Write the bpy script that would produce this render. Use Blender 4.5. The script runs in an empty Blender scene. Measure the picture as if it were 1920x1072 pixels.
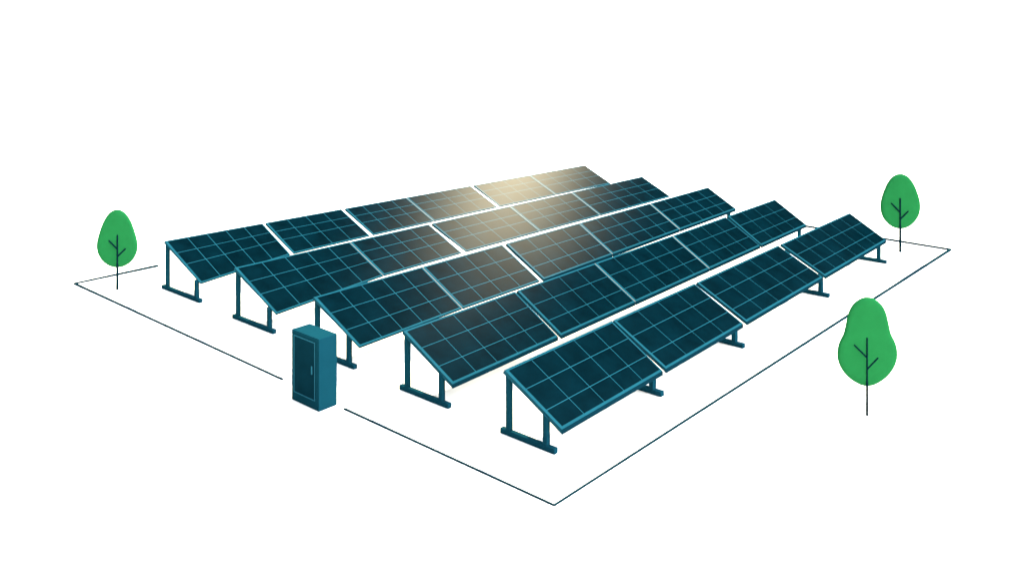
import bpy, bmesh, math, random
from mathutils import Vector, Matrix, noise

C = bpy.context.scene
COL = C.collection
random.seed(4)

# ---------------------------------------------------------------- camera
# level camera with a lens shift: verticals stay vertical as in the picture.
# world: x runs along the panel rows (away to the right), y runs back-left across the rows
F_PX, Y0, YAW, H = 1669.0, 42.0, math.atan(1464 / 1669), 10.7
cam = bpy.data.cameras.new('camera')
cam.sensor_width = 36.0
cam.sensor_fit = 'HORIZONTAL'
cam.lens = F_PX / 1920 * 36
cam.shift_y = (Y0 - 536) / 1920
cam.clip_start = 0.1
cam.clip_end = 20000
cam_o = bpy.data.objects.new('camera', cam)
COL.objects.link(cam_o)
cam_o.location = (0, 0, H)
# forward = cos(yaw) along +x and sin(yaw) along +y
fwd = Vector((math.cos(YAW), math.sin(YAW), 0))
cam_o.rotation_euler = fwd.to_track_quat('-Z', 'Y').to_euler()
C.camera = cam_o

# ---------------------------------------------------------------- world, sun, exposure
SUN_DIR = Vector((0.754, 0.298, 0.585)).normalized()       # towards the sun
SUN_STRENGTH, EXPOSURE = 3.6, 2.6
W = bpy.data.worlds.new('World')
C.world = W
W.use_nodes = True
wn, wl = W.node_tree.nodes, W.node_tree.links
wn.clear()
# bright sky with an added lobe of light overhead towards the front of the plot
SKY_AXIS = Vector((0.14, -0.64, 0.76)).normalized()
SKY_LOW, SKY_HIGH = 0.45, 2.6
tc = wn.new('ShaderNodeTexCoord')
dt = wn.new('ShaderNodeVectorMath')
dt.operation = 'DOT_PRODUCT'
dt.inputs[1].default_value = SKY_AXIS
mr = wn.new('ShaderNodeMapRange')
mr.interpolation_type = 'SMOOTHSTEP'
mr.inputs['From Min'].default_value = 0.30
mr.inputs['From Max'].default_value = 1.0
mr.inputs['To Min'].default_value = SKY_LOW
mr.inputs['To Max'].default_value = SKY_HIGH
bg = wn.new('ShaderNodeBackground')
bg.inputs['Color'].default_value = (0.93, 1.0, 1.05, 1)
wo = wn.new('ShaderNodeOutputWorld')
wl.new(tc.outputs['Generated'], dt.inputs[0])
wl.new(dt.outputs['Value'], mr.inputs['Value'])
# added dim patch high on the sun's side, so panels reflect less sky
d2 = wn.new('ShaderNodeVectorMath')
d2.operation = 'DOT_PRODUCT'
d2.inputs[1].default_value = Vector((0.64, 0.27, 0.72)).normalized()
m2 = wn.new('ShaderNodeMapRange')
m2.interpolation_type = 'SMOOTHSTEP'
m2.inputs['From Min'].default_value = 0.72
m2.inputs['From Max'].default_value = 0.93
m2.inputs['To Min'].default_value = 1.0
m2.inputs['To Max'].default_value = 0.16
mu = wn.new('ShaderNodeMath')
mu.operation = 'MULTIPLY'
wl.new(tc.outputs['Generated'], d2.inputs[0])
wl.new(d2.outputs['Value'], m2.inputs['Value'])
wl.new(mr.outputs[0], mu.inputs[0])
wl.new(m2.outputs[0], mu.inputs[1])
# added dimming low on the left, so faces turned that way go darker
d3 = wn.new('ShaderNodeVectorMath')
d3.operation = 'DOT_PRODUCT'
d3.inputs[1].default_value = Vector((-1.0, -0.12, 0.15)).normalized()
m3 = wn.new('ShaderNodeMapRange')
m3.interpolation_type = 'SMOOTHSTEP'
m3.inputs['From Min'].default_value = -0.05
m3.inputs['From Max'].default_value = 0.60
m3.inputs['To Min'].default_value = 1.0
m3.inputs['To Max'].default_value = 0.25
mv = wn.new('ShaderNodeMath')
mv.operation = 'MULTIPLY'
wl.new(tc.outputs['Generated'], d3.inputs[0])
wl.new(d3.outputs['Value'], m3.inputs['Value'])
wl.new(mu.outputs[0], mv.inputs[0])
wl.new(m3.outputs[0], mv.inputs[1])
wl.new(mv.outputs[0], bg.inputs['Strength'])

wl.new(bg.outputs[0], wo.inputs[0])

sl = bpy.data.lights.new('sun', 'SUN')
sl.energy = SUN_STRENGTH
sl.angle = math.radians(1.0)
sl.color = (1.0, 0.84, 0.54)
so = bpy.data.objects.new('sun', sl)
COL.objects.link(so)
so.location = SUN_DIR * 60
so.rotation_euler = SUN_DIR.to_track_quat('Z', 'Y').to_euler()

C.view_settings.view_transform = 'Standard'
C.view_settings.look = 'None'
C.view_settings.exposure = EXPOSURE
C.view_settings.gamma = 1

# ---------------------------------------------------------------- materials
def mat(name, col, var=0.0, scale=2.0, gloss=0.0, rough=0.3, detail=3.0, coord='Object'):
    """matt procedural paint; gloss = share of a clear reflecting coat"""
    m = bpy.data.materials.new(name)
    m.use_nodes = True
    n, l = m.node_tree.nodes, m.node_tree.links
    n.clear()
    out = n.new('ShaderNodeOutputMaterial')
    d = n.new('ShaderNodeBsdfDiffuse')
    d.inputs['Color'].default_value = (*col, 1)
    if var:
        tc = n.new('ShaderNodeTexCoord')
        nz = n.new('ShaderNodeTexNoise')
        nz.inputs['Scale'].default_value = scale
        nz.inputs['Detail'].default_value = detail
        nz.inputs['Roughness'].default_value = 0.55
        l.new(tc.outputs[coord], nz.inputs['Vector'])
        mr = n.new('ShaderNodeMapRange')
        mr.inputs['From Min'].default_value = 0.3
        mr.inputs['From Max'].default_value = 0.7
        mr.inputs['To Min'].default_value = 1 - var
        mr.inputs['To Max'].default_value = 1 + var
        l.new(nz.outputs['Fac'], mr.inputs['Value'])
        mx = n.new('ShaderNodeVectorMath')
        mx.operation = 'SCALE'
        mx.inputs[0].default_value = col
        l.new(mr.outputs[0], mx.inputs['Scale'])
        l.new(mx.outputs[0], d.inputs['Color'])
    last = d
    if gloss:
        g = n.new('ShaderNodeBsdfGlossy')
        g.distribution = 'BECKMANN'
        g.inputs['Roughness'].default_value = rough
        g.inputs['Color'].default_value = (1, 1, 1, 1)
        ms = n.new('ShaderNodeMixShader')
        ms.inputs['Fac'].default_value = gloss
        l.new(d.outputs[0], ms.inputs[1])
        l.new(g.outputs[0], ms.inputs[2])
        last = ms
    l.new(last.outputs[0], out.inputs['Surface'])
    return m

GL, RG = 0.00132, 0.278
M = dict(
    ground=mat('pale_ground', (0.60, 0.60, 0.60), 0.03, 0.15),
    line=mat('line_paint', (0.0022, 0.013, 0.019)),
    leg=mat('leg_metal', (0.0026, 0.026, 0.040), 0.10, 1.3),
    frame=mat('teal_metal', (0.0042, 0.036, 0.053), 0.10, 1.3, GL, RG),
    grid=mat('teal_grid', (0.0062, 0.046, 0.068), 0.05, 1.3, GL, RG),
    cell=mat('dark_cell', (0.0002, 0.0043, 0.0071), 0.28, 1.1, GL, RG),
    edge=mat('shade_paint', (0.0014, 0.012, 0.019)),  # shade of the panels' lower sides held in this colour
    strip=mat('bright_gap', (0.11, 0.11, 0.10), 0, 1, GL, RG),  # stands for bright ground showing through the narrow joints
    back=mat('white_backsheet', (0.8, 0.8, 0.8)),
    cab=mat('cabinet_paint', (0.0024, 0.0248, 0.0370), 0.06, 1.0),
    trim=mat('pale_trim', (0.012, 0.07, 0.10)),
    door=mat('door_paint', (0.0014, 0.014, 0.022), 0.15, 1.2),
    crown=mat('leaf_green', (0.0083, 0.091, 0.0255), 0.08, 1.6),
    bark=mat('dark_bark', (0.0008, 0.008, 0.012)),
)

# ---------------------------------------------------------------- helpers
def mesh_obj(name, verts, faces, mats, parent=None, mi=None, smooth=False):
    me = bpy.data.meshes.new(name)
    me.from_pydata([tuple(v) for v in verts], [], faces)
    for m in (mats if isinstance(mats, (list, tuple)) else [mats]):
        me.materials.append(m)
    if mi:
        for p, i in zip(me.polygons, mi):
            p.material_index = i
    if smooth:
        for p in me.polygons:
            p.use_smooth = True
    me.update()
    bm = bmesh.new()
    bm.from_mesh(me)
    if not mi:
        bmesh.ops.recalc_face_normals(bm, faces=bm.faces)
    bm.to_mesh(me)
    bm.free()
    o = bpy.data.objects.new(name, me)
    COL.objects.link(o)
    if parent is not None:
        o.parent = parent
    return o

def bevel(o, w, seg=2):
    b = o.modifiers.new('bevel', 'BEVEL')
    b.width = w
    b.segments = seg
    b.limit_method = 'ANGLE'
    b.angle_limit = math.radians(35)

def empty(name, loc):
    o = bpy.data.objects.new(name, None)
    o.location = loc
    o.empty_display_size = 0.3
    COL.objects.link(o)
    return o

def tag(o, label, cat, group=None):
    o['label'] = label
    o['category'] = cat
    if group:
        o['group'] = group
    return o

def box(x0, x1, y0, y1, z0, z1):
    v = [(x, y, z) for z in (z0, z1) for y in (y0, y1) for x in (x0, x1)]
    f = [(0, 2, 3, 1), (4, 5, 7, 6), (0, 1, 5, 4), (2, 6, 7, 3), (0, 4, 6, 2), (1, 3, 7, 5)]
    return v, f

EYE = Vector((0, 0, H))
def ray(px, py):
    a, b = (px - 960) / F_PX, -(py - Y0) / F_PX
    return Vector((a * math.sin(YAW) + math.cos(YAW), -(a * math.cos(YAW) - math.sin(YAW)), b))
def survey_ground(px, py, z=0.0):
    r = ray(px, py)
    return EYE + r * ((z - H) / r.z)
def survey_x(px, py, x):
    r = ray(px, py)
    return EYE + r * (x / r.x)
def survey_plane(px, py, p, n):
    r = ray(px, py)
    return EYE + r * (n.dot(p - EYE) / n.dot(r))

# ---------------------------------------------------------------- ground
S = 6000
g = mesh_obj('ground', [(-S, -S, 0), (S, -S, 0), (S, S, 0), (-S, S, 0)], [(0, 1, 2, 3)], M['ground'])
g['kind'] = 'structure'

# ---------------------------------------------------------------- solar panels
# rows from the rear (A) to the front (E); plane of each row from its survey points
ROWS = {
    'A': dict(h=((308.3, 451.8), (1096.2, 310)), xl=17.60, xr=45.0, tilt=25.9),
    'B': dict(h=((440, 501.7), (1203.6, 331.3)), xl=17.51, xr=43.1, tilt=26.0),
    'C': dict(h=((588, 557), (1327.3, 351.3)), xl=17.37, xr=40.7, tilt=25.5),
    'D': dict(h=((756, 620.1), (1452.7, 374.3)), xl=17.32, xr=41.6, tilt=28.2),
    'E': dict(h=((946, 693.3), (1592.8, 399.3)), xl=17.22, xr=41.0, tilt=30),
}
def hy(n, x):
    (x0, y0), (x1, y1) = ROWS[n]['h']
    return y0 + (y1 - y0) * (x - x0) / (x1 - x0)
def lerp_tab(t, x):
    for (a, b), (c, d) in zip(t, t[1:]):
        if x <= c:
            return b + (d - b) * (x - a) / (c - a)
    return t[-1][1]
GAP_A = [(440, 1), (532, 2.4), (670, 4), (900, 4.6), (1030, 3), (1144, 1)]
GAP_B = [(588, 2), (690, 4.6), (826, 6.5), (944, 7), (1113, 4.6), (1256, 3.2)]
def low_y(n, x):
    ends = {'A': ((375.6, 530.6), (1144, 343.4)), 'B': ((517, 588), (1256, 367.9)), 'C': ((673, 650), (1379.4, 391.2)),
            'D': ((848, 719.5), (1511.7, 421.3)), 'E': ((1053, 804.5), (1661.4, 450.2))}[n]
    (x0, y0), (x1, y1) = ends
    y = y0 + (y1 - y0) * (x - x0) / (x1 - x0)
    if n == 'A' and 450 < x < 1140:
        y = min(y, hy('B', x) - lerp_tab(GAP_A, x))
    if n == 'B' and 600 < x < 1250:
        y = min(y, hy('C', x) - lerp_tab(GAP_B, x))
    if n == 'C' and 760 < x < 1015:
        y = min(y, hy('D', x) - 4.0)
    return y
# (high left, high right, low left, low right) of each panel and its number of cell columns
PANELS = {
    'A': [(308.3, 491.8, 375.6, 544, 5), (497.9, 639.5, 549.8, 692.9, 4), (647, 760.3, 699, 812, 4),
          (762.5, 881.7, 814.8, 931.7, 4), (888.6, 991.6, 937.4, 1040.8, 4), (993.3, 1096.2, 1042.8, 1144, 4)],
    'B': [(440, 654.4, 517, 717.4, 5), (657.1, 803.3, 719.7, 864.8, 4), (810.2, 954.6, 873.2, 1011.4, 4),
          (957.3, 1070.3, 1013.3, 1124.3, 4), (1072.9, 1203.6, 1126.6, 1256, 5)],
    'C': [(588, 790.2, 673, 864.9, 5), (793, 941.1, 868, 1011.7, 4), (949, 1084.8, 1019.5, 1147.5, 4),
          (1087, 1217.1, 1149.6, 1273.4, 5), (1220, 1327.3, 1276, 1379.4, 5)],
    'D': [(756, 965.2, 848, 1046.2, 5), (969.9, 1114, 1051.4, 1190.4, 4), (1116.2, 1259.4, 1192.5, 1329, 5),
          (1262, 1360.4, 1331.2, 1425.1, 4), (1364.9, 1452.7, 1427.3, 1511.7, 4)],
    'E': [(946, 1147.3, 1053, 1242, 5), (1150.1, 1301.6, 1248.1, 1393, 4), (1306.8, 1458.9, 1399.7, 1542.1, 5),
          (1464.5, 1592.8, 1547, 1661.4, 6)],
}
for row in PANELS.values():                        # the narrow joints close up to half their drawn width
    for i in range(len(row) - 1):
        a, b = list(row[i]), list(row[i + 1])
        for p, q in ((1, 0), (3, 2)):
            g = b[q] - a[p]
            if b[0] - row[i][1] < 3.4 and b[2] - row[i][3] < 4:
                a[p] += g * 0.25
                b[q] -= g * 0.25
        row[i], row[i + 1] = tuple(a), tuple(b)
# heights of the three cell rows, upper to lower
CELL_ROWS = {'A': (.29, .28, .43), 'B': (.31, .29, .40), 'C': (.335, .36, .305), 'D': (.335, .37, .295), 'E': (.34, .38, .28)}
LABELS = {
    'A': ['dark teal solar panel on its own stand at the left end of the rear row',
          'dark solar panel second from the left in the rear row',
          'solar panel third from the left in the rear row, darkest at its left side',
          'greyish solar panel fourth from the left in the rear row, left of the gold one',
          'brightest solar panel, washed pale gold by sun glint, in the rear row',
          'solar panel at the far right end of the rear row beside the gold one'],
    'B': ['dark teal solar panel on a stand at left end of the fourth row back',
          'solar panel second from the left in the fourth row back, wide gap on its right',
          'gold tinted solar panel in the middle of the fourth row back',
          'gold grey solar panel second from the right end of the fourth row back',
          'solar panel at the right end of the fourth row back from the front'],
    'C': ['dark teal solar panel behind the cabinet at the left end of the middle row',
          'solar panel second from the left in the middle row, wide gap on its right',
          'grey gold tinted solar panel at the centre of the middle row',
          'solar panel second from the right end of the middle row',
          'dark solar panel at the right end of the middle row, one leg under its corner'],
    'D': ['dark teal solar panel at the left end of the second row, right of the cabinet',
          'solar panel second from the left in the second row from the front',
          'solar panel in the middle of the second row from the front',
          'dark solar panel fourth from the left in the second row from the front',
          'dark solar panel at the right end of the second row, touching the far boundary line'],
    'E': ['nearest solar panel, at the left end of the front row, with stands at both ends',
          'dark solar panel second from left in the front row, four cell columns wide',
          'dark solar panel third from left in the front row, five cell columns wide',
          'dark solar panel at the right end of the front row, six narrow cell columns'],
}
TH = 0.105

def make_stand(root, o, x0, x1, yr, yf, planez, rail=(0.15, 0.19), leg_l=0.105, posts=2, lean=0.0, top=0.002):
    """base rail along y with two posts cut to the slope of the panel"""
    rh = 0.14
    v, f = box(x0, x1, yf - rail[1], yr + rail[0], 0, rh)
    # lean: how far the panel's end edge drifts in x per metre of y
    dx = lambda y: lean * (y - yr)
    v = [(p[0] + dx(p[1]), p[1], p[2]) for p in v]
    rl = mesh_obj('base_rail', [Vector(p) - o for p in v], f, M['leg'], root)
    bevel(rl, 0.018)
    for ya, yb in ((yf, yf + leg_l), (yr - leg_l, yr))[:posts]:
        xa, xb = x0 + 0.004, x1 - 0.004
        v = [Vector((x + dx(y), y, rh + 0.001)) for y in (ya, yb) for x in (xa, xb)]
        v += [Vector((x + dx(y), y, planez(x + dx(y), y) - top)) for y in (ya, yb) for x in (xa, xb)]
        f = [(0, 2, 3, 1), (4, 5, 7, 6), (0, 1, 5, 4), (2, 6, 7, 3), (0, 4, 6, 2), (1, 3, 7, 5)]
        mesh_obj('leg', [p - o for p in v], f, M['leg'], rl)

def make_panel(n, k):
    R = ROWS[n]
    (hx0, hy0), (hx1, hy1) = R['h']
    a, b = survey_x(hx0, hy0, R['xl']), survey_x(hx1, hy1, R['xr'])
    t = math.radians(R['tilt'])
    nn = (b - a).normalized().cross(Vector((0, -math.cos(t), -math.sin(t)))).normalized()
    if nn.z < 0:
        nn = -nn
    h0, h1, l0, l1, cols = PANELS[n][k]
    P = [survey_plane(h0, hy(n, h0), a, nn), survey_plane(h1, hy(n, h1), a, nn),
         survey_plane(l0, low_y(n, l0), a, nn), survey_plane(l1, low_y(n, l1), a, nn)]
    mid = sum(P, Vector()) / 4
    o = Vector((mid.x, mid.y, 0))
    root = empty('solar_panel', o)
    tag(root, LABELS[n][k], 'solar panel', 'tilted solar panels in five rows')
    LU = ((P[1] - P[0]).length + (P[3] - P[2]).length) / 2
    LV = ((P[2] - P[0]).length + (P[3] - P[1]).length) / 2
    DROP = 0.035 if n in 'AB' or (n == 'C' and k < 2) else 0.115
    def at(s, q, d=0.0):
        return P[0].lerp(P[1], s).lerp(P[2].lerp(P[3], s), q) + nn * d - o
    bl, br, bt, bb = 0.095 / LU, 0.055 / LU, 0.06 / LV, 0.065 / LV
    if n in 'AB':
        bb = 0.06 / LV
    # frame: a ring with a shallow rebate for the cells
    out_ = [(0, 0), (1, 0), (1, 1), (0, 1)]
    in_ = [(bl, bt), (1 - br, bt), (1 - br, 1 - bb), (bl, 1 - bb)]
    v = [at(*p) for p in out_] + [at(*p) for p in in_] + [at(*p, -TH) for p in out_] + [at(*p, -TH) for p in in_]
    for i in (2, 3):                               # the lower end is cut plumb
        v[8 + i] = v[i] - Vector((0, 0, DROP))
    f = []
    for i in range(4):
        j = (i + 1) % 4
        f += [(i, j, 4 + j, 4 + i), (8 + i, 12 + i, 12 + j, 8 + j), (i, 8 + i, 8 + j, j), (4 + i, 4 + j, 12 + j, 12 + i)]
    fr = mesh_obj('frame', v, f, M['frame'], root)
    # added dark strip: shade of the lower side put into its colour
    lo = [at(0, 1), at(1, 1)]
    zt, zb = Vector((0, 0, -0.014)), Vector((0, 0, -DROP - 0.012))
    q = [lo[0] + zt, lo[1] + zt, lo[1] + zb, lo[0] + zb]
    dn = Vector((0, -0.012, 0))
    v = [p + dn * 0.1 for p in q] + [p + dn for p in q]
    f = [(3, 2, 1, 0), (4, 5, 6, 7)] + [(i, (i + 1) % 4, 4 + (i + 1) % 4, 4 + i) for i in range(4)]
    mesh_obj('shade_strip', v, f, M['edge'], root)
    # cells and the fine grid between them
    d = -0.006
    q0, q1 = bt, 1 - bb
    rf = CELL_ROWS[n]
    qs = [q0, q0 + (q1 - q0) * rf[0], q0 + (q1 - q0) * (rf[0] + rf[1]), q1]
    ss = [bl + (1 - br - bl) * i / cols for i in range(cols + 1)]
    w = (0.019 if n in 'DE' else 0.023) / 2
    wu, wv = w / LU * (1.0 if n in 'CDE' else 1.1), w / LV * 1.05
    xs, ys = [], []
    for i, s in enumerate(ss):
        xs += [s] if i in (0, cols) else [s - wu, s + wu]
    for i, q in enumerate(qs):
        ys += [q] if i in (0, 3) else [q - wv, q + wv]
    v = [at(s, q, d) for q in ys for s in xs]
    nx = len(xs)
    f, mi = [], []
    for j in range(len(ys) - 1):
        for i in range(nx - 1):
            f.append((j * nx + i, (j + 1) * nx + i, (j + 1) * nx + i + 1, j * nx + i + 1))
            mi.append(1 if (i % 2 or j % 2) else 0)
    sh = mesh_obj('cell_sheet', v, f, [M['cell'], M['grid']], root, mi)
    bk = mesh_obj('backsheet', [at(*p, -TH + 0.02) for p in in_], [(0, 3, 2, 1)], M['back'], root)
    # added pale strip in the narrow joint, standing in for bright ground below
    if k + 1 < len(PANELS[n]):
        h0n, l0n = PANELS[n][k + 1][0], PANELS[n][k + 1][2]
        if h0n - h1 < 3.4 and l0n - l1 < 4:
            q = [P[1], survey_plane(h0n, hy(n, h0n), a, nn), survey_plane(l0n, low_y(n, l0n), a, nn), P[3]]
            cw = (q[0] + q[3]) / 2 - (q[1] + q[2]) / 2
            e = -cw.normalized() * 0.004
            q = [q[0] + e, q[1] - e, q[2] - e, q[3] + e]
            v = [p + nn * d - o for d in (-0.004, -0.04) for p in q]
            f = [(0, 3, 2, 1), (4, 5, 6, 7)] + [(i, (i + 1) % 4, 4 + (i + 1) % 4, 4 + i) for i in range(4)]
            mesh_obj('gap_fill_strip', v, f, M['strip'], root)
    # stands
    def planez(x, y):
        return P[0].z - (nn.x * (x - P[0].x) + nn.y * (y - P[0].y)) / nn.z - TH / nn.z
    if k == 0:
        yr, yf, xl = STAND[n]
        xl = P[0].x + 0.025
        rear = min(yr - 0.14, P[0].y - 0.015)
        make_stand(root, o, xl, xl + 0.145, rear, yf + 0.22, planez, (yr - rear + 0.03, 0.25), 0.125, 2,
                   0.1 * (P[2].x - P[0].x) / (P[2].y - P[0].y), 0.05 - TH / nn.z)
    if n == 'E':
        x1 = [21.91, 26.94, 34.09, 40.58][k]
        make_stand(root, o, x1, x1 + 0.18, 15.33, 13.83, planez, (0.15, 0.27), 0.14)
    if (n, k) in (('C', 4), ('D', 4)):
        x1 = P[3].x - 0.42
        make_stand(root, o, x1, x1 + 0.18, P[3].y + 0.27, P[3].y + 0.14, planez, (0.15, 0.24), 0.125, 1)
    return root

# rear end, front end and left face of each row's left stand on the ground
STAND = {'A': (34.21, 31.35, 17.55), 'B': (28.84, 26.33, 17.47), 'C': (23.95, 21.78, 17.37), 'D': (19.57, 17.61, 17.31), 'E': (15.52, 13.77, 17.25)}
for n in 'ABCDE':
    for k in range(len(PANELS[n])):
        make_panel(n, k)

# ---------------------------------------------------------------- cabinet
def cabinet():
    x0, x1, ya, yb, h = 14.89, 15.51, 20.12, 21.39, 1.99
    o = Vector(((x0 + x1) / 2, (ya + yb) / 2, 0))
    root = empty('electrical_cabinet', o)
    tag(root, 'tall teal metal cabinet with one door standing in the break of the boundary line', 'cabinet')
    L = yb - ya
    # door on the face looking along -x; position along the face counted from its left (far) edge
    Y = lambda t: yb - t * L
    Z = lambda t: t * h
    v, f = box(x0, x1, ya, yb, 0, h)
    bevel(mesh_obj('body', [Vector(p) - o for p in v], f, M['cab'], root), 0.012)
    v, f = box(x0 - 0.012, x0 - 0.0005, Y(.875), Y(.095), Z(.125), Z(.938))
    dr = mesh_obj('door', [Vector(p) - o for p in v], f, M['door'], root)
    v, f = [], []
    w = 0.028
    y0_, y1_, z0_, z1_ = Y(.875), Y(.095), Z(.125), Z(.938)
    ring = [(y0_, z0_), (y1_, z0_), (y1_, z1_), (y0_, z1_)]
    inn = [(y0_ + w, z0_ + w), (y1_ - w, z0_ + w), (y1_ - w, z1_ - w), (y0_ + w, z1_ - w)]
    for d in (-0.018, -0.0125):
        for p in ring + inn:
            v.append(Vector((x0 + d, p[0], p[1])) - o)
    for i in range(4):
        j = (i + 1) % 4
        f += [(i, j, 4 + j, 4 + i), (8 + i, 12 + i, 12 + j, 8 + j), (i, 8 + i, 8 + j, j), (4 + i, 4 + j, 12 + j, 12 + i)]
    mesh_obj('trim', v, f, M['trim'], dr)
    v, f = box(x0 - 0.045, x0 - 0.0125, Y(.79), Y(.755), Z(.482), Z(.60))
    bevel(mesh_obj('handle', [Vector(p) - o for p in v], f, M['trim'], dr), 0.012)
cabinet()

# ---------------------------------------------------------------- boundary lines
def boundary(label, pts, widths):
    """low edging strip along a polyline, mitred at its corners; as high as it is wide"""
    v, f = [], []
    P = [Vector((x, y, 0)) for x, y in pts]
    for i, p in enumerate(P):
        d0 = (p - P[i - 1]).normalized() if i else (P[1] - p).normalized()
        d1 = (P[i + 1] - p).normalized() if i < len(P) - 1 else d0
        t = (d0 + d1).normalized()
        nrm = Vector((-t.y, t.x, 0))
        w = widths[i] / 2 / max(0.5, nrm.dot(Vector((-d0.y, d0.x, 0))))
        for z in (0.0, widths[i] * 0.8):
            v += [p + nrm * w + Vector((0, 0, z)), p - nrm * w + Vector((0, 0, z))]
    for i in range(len(P) - 1):
        a, b = 4 * i, 4 * i + 4
        f += [(a + 2, a + 3, b + 3, b + 2), (a, a + 2, b + 2, b), (a + 1, b + 1, b + 3, a + 3), (a, b, b + 1, a + 1)]
    e = 4 * (len(P) - 1)
    f += [(0, 1, 3, 2), (e, e + 2, e + 3, e + 1)]
    o = P[0]
    ob = mesh_obj('boundary_line', [p - o for p in v], f, M['line'])
    ob.location = o
    tag(ob, label, 'boundary line', 'thin dark lines round the plot')
boundary('short thin dark boundary line round the left corner, passing the left tree',
         [(19.1, 37.40), (15.57, 37.45), (15.51, 22.74)], [0.100, 0.070, 0.048])
boundary('long thin dark boundary line from the cabinet round the nearest corner to the far right',
         [(15.46, 19.74), (15.44, 12.30), (45.02, 12.09), (45.2, 20.0)], [0.050, 0.041, 0.090, 0.10])

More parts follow.
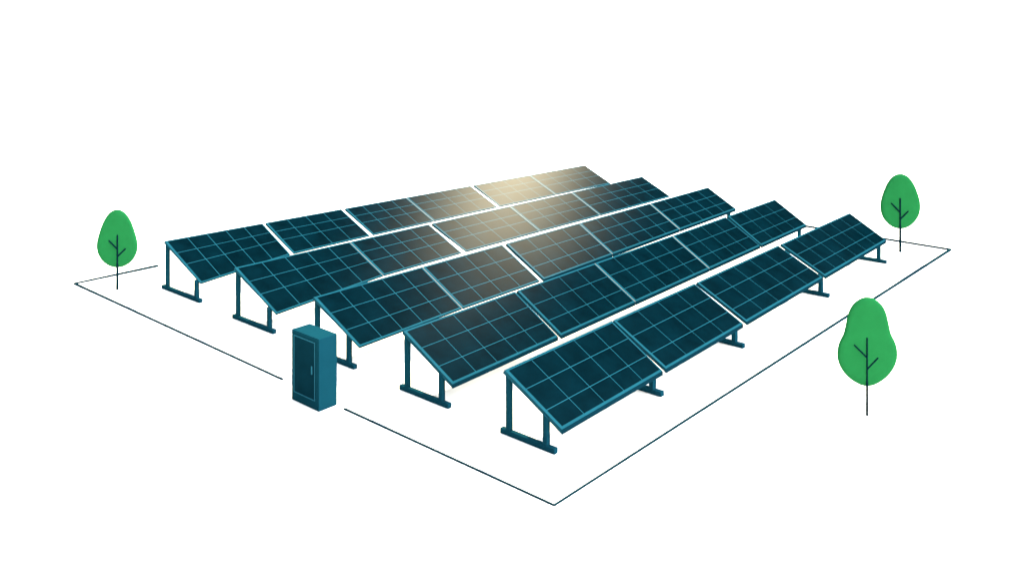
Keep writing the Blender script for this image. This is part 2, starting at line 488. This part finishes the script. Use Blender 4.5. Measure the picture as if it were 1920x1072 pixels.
# ---------------------------------------------------------------- trees
def tree(base_px, ppm_y, prof, trunk_top, br, label, trunk_w):
    """base_px = foot of the trunk, prof = (row, half width) of the crown in picture pixels, turned into metres"""
    base = survey_ground(*base_px)
    depth = base.dot(fwd)
    m = depth / F_PX                               # metres per pixel at that distance
    root = empty('tree', base)
    tag(root, label, 'tree', 'stylised round trees at the edge of the plot')
    face = -fwd
    side = Vector((-face.y, face.x, 0))            # to the right as one looks at the tree
    z = lambda y: (base_px[1] - y) * m
    # silhouette loop, resampled smoothly
    pts = []
    N = len(prof)
    def cr(p0, p1, p2, p3, t):
        return 0.5 * ((2 * p1) + (-p0 + p2) * t + (2 * p0 - 5 * p1 + 4 * p2 - p3) * t * t + (-p0 + 3 * p1 - 3 * p2 + p3) * t ** 3)
    right = [(w * m, z(y)) for y, w in prof]
    loop = right + [(-x, zz) for x, zz in reversed(right[1:-1])]
    n = len(loop)
    sm = []
    for i in range(n):
        p = [Vector(loop[(i + d) % n]) for d in (-1, 0, 1, 2)]
        for s in range(6):
            sm.append(cr(*p, s / 6))
    for _ in range(10):                            # ease out small bumps of the outline
        sm = [sm[i - 1] * 0.25 + sm[i] * 0.5 + sm[(i + 1) % len(sm)] * 0.25 for i in range(len(sm))]
    zc = (z(prof[0][0]) + z(prof[-1][0])) / 2 * 0.9 + 0.1 * z(prof[-1][0])
    W_ = max(w for _, w in prof) * m
    D = 0.30 * W_
    # flat full front, domed back
    rings = [(0.80, 1.0), (0.92, 0.98), (0.97, 0.92), (0.993, 0.82), (1.0, 0.68), (0.955, 0.4), (0.905, 0.1), (0.84, -0.2),
             (0.75, -0.5), (0.62, -0.75), (0.45, -0.92), (0.22, -1.0)]
    rt = trunk_w * m * 0.66
    gone = D * 0.97 + rt * 0.4                     # the crown hangs just behind the trunk
    lead = gone - 0.68 * D
    back = fwd * gone + (Vector((base.x / depth, base.y / depth, -(H - zc) / depth)) - fwd) * lead
    v, f = [], []
    c = len(sm)
    for s, d in rings:
        for p in sm:
            s_ = s * 1.03
            v.append(side * (p.x * s_) + Vector((0, 0, zc + (p.y - zc) * s_)) + face * (D * d) + back)
    for r in range(len(rings) - 1):
        for i in range(c):
            j = (i + 1) % c
            f.append((r * c + i, r * c + j, (r + 1) * c + j, (r + 1) * c + i))
    f.append(tuple(range(c)))
    f.append(tuple(reversed(range((len(rings) - 1) * c, len(rings) * c))))
    mesh_obj('crown', v, f, M['crown'], root, smooth=True)
    def tube(name, a, b, r0, r1, par, mid=0):
        d = (b - a).normalized()
        u = d.cross(face).normalized()
        w = d.cross(u)
        vv, ff = [], []
        K = 10
        stops = [(a, r0), (b, r1), (b + d * r1 * 0.7, r1 * 0.6)]
        if mid:
            stops.insert(1, (a.lerp(b, mid), r0 * 0.92))
            stops.insert(2, (a.lerp(b, mid + 0.08), r1))
        for p, r in stops:
            for i in range(K):
                an = 2 * math.pi * i / K
                vv.append(p + u * (r * math.cos(an)) + w * (r * math.sin(an)))
        for s in range(len(stops) - 1):
            for i in range(K):
                j = (i + 1) % K
                ff.append((s * K + i, s * K + j, (s + 1) * K + j, (s + 1) * K + i))
        ff.append(tuple(range(K)))
        ff.append(tuple(range((len(stops) - 1) * K, len(stops) * K)))
        return mesh_obj(name, vv, ff, M['bark'], par, smooth=False)
    tr = tube('trunk', Vector(), Vector((0, 0, z(trunk_top))), rt * 1.4, rt * 0.84, root,
              z(prof[-1][0]) / z(trunk_top))
    for (x0, y0), (x1, y1) in br:
        a = side * ((x0 - base_px[0]) * m) + Vector((0, 0, z(y0)))
        b = side * ((x1 - base_px[0]) * m) + Vector((0, 0, z(y1)))
        tube('branch', a, b, rt * 0.82, rt * 0.74, tr)
    return root

egg1 = [(394, 0), (396.5, 9), (403, 17), (414, 24), (426, 29), (440, 33.6), (452, 36.6), (461, 37.4), (472, 36), (483, 30.8), (492, 22.5), (498, 12), (500.3, 0)]
tree((220, 542.8), 0, egg1, 441.4, [((220, 467.3), (204.4, 451.3)), ((220, 481.2), (235.2, 466.4))],
     'small tree with an egg shaped green crown at the left corner of the plot', 2.5)
egg2 = [(327.4, 0), (329.5, 9), (335, 17), (345, 24), (357, 29.5), (370, 34), (380, 36), (389, 36.4), (399, 35), (409, 30.5), (418, 23), (425, 13), (428, 0)]
tree((1687.9, 472.2), 0, egg2, 372.4, [((1687.9, 398.2), (1671.8, 381.5)), ((1687.9, 411), (1702.8, 396.5))],
     'small tree with egg shaped green crown beyond the right end of the front row', 2.5)
pear = [(559, 0), (561.5, 12), (570, 24), (580, 31), (591, 35.3), (608, 39), (622, 42), (629, 44.5), (638, 49.5), (650, 53.6), (663, 55), (676, 53.2), (690, 47.2), (704, 36), (714, 22.5), (719.5, 11), (721.3, 0)]
tree((1625.8, 778.3), 0, pear, 633.6, [((1625.8, 670.2), (1602, 646.7)), ((1625.8, 692), (1646.2, 671))],
     'largest tree, pear shaped green crown, standing outside the plot at right', 2.6)
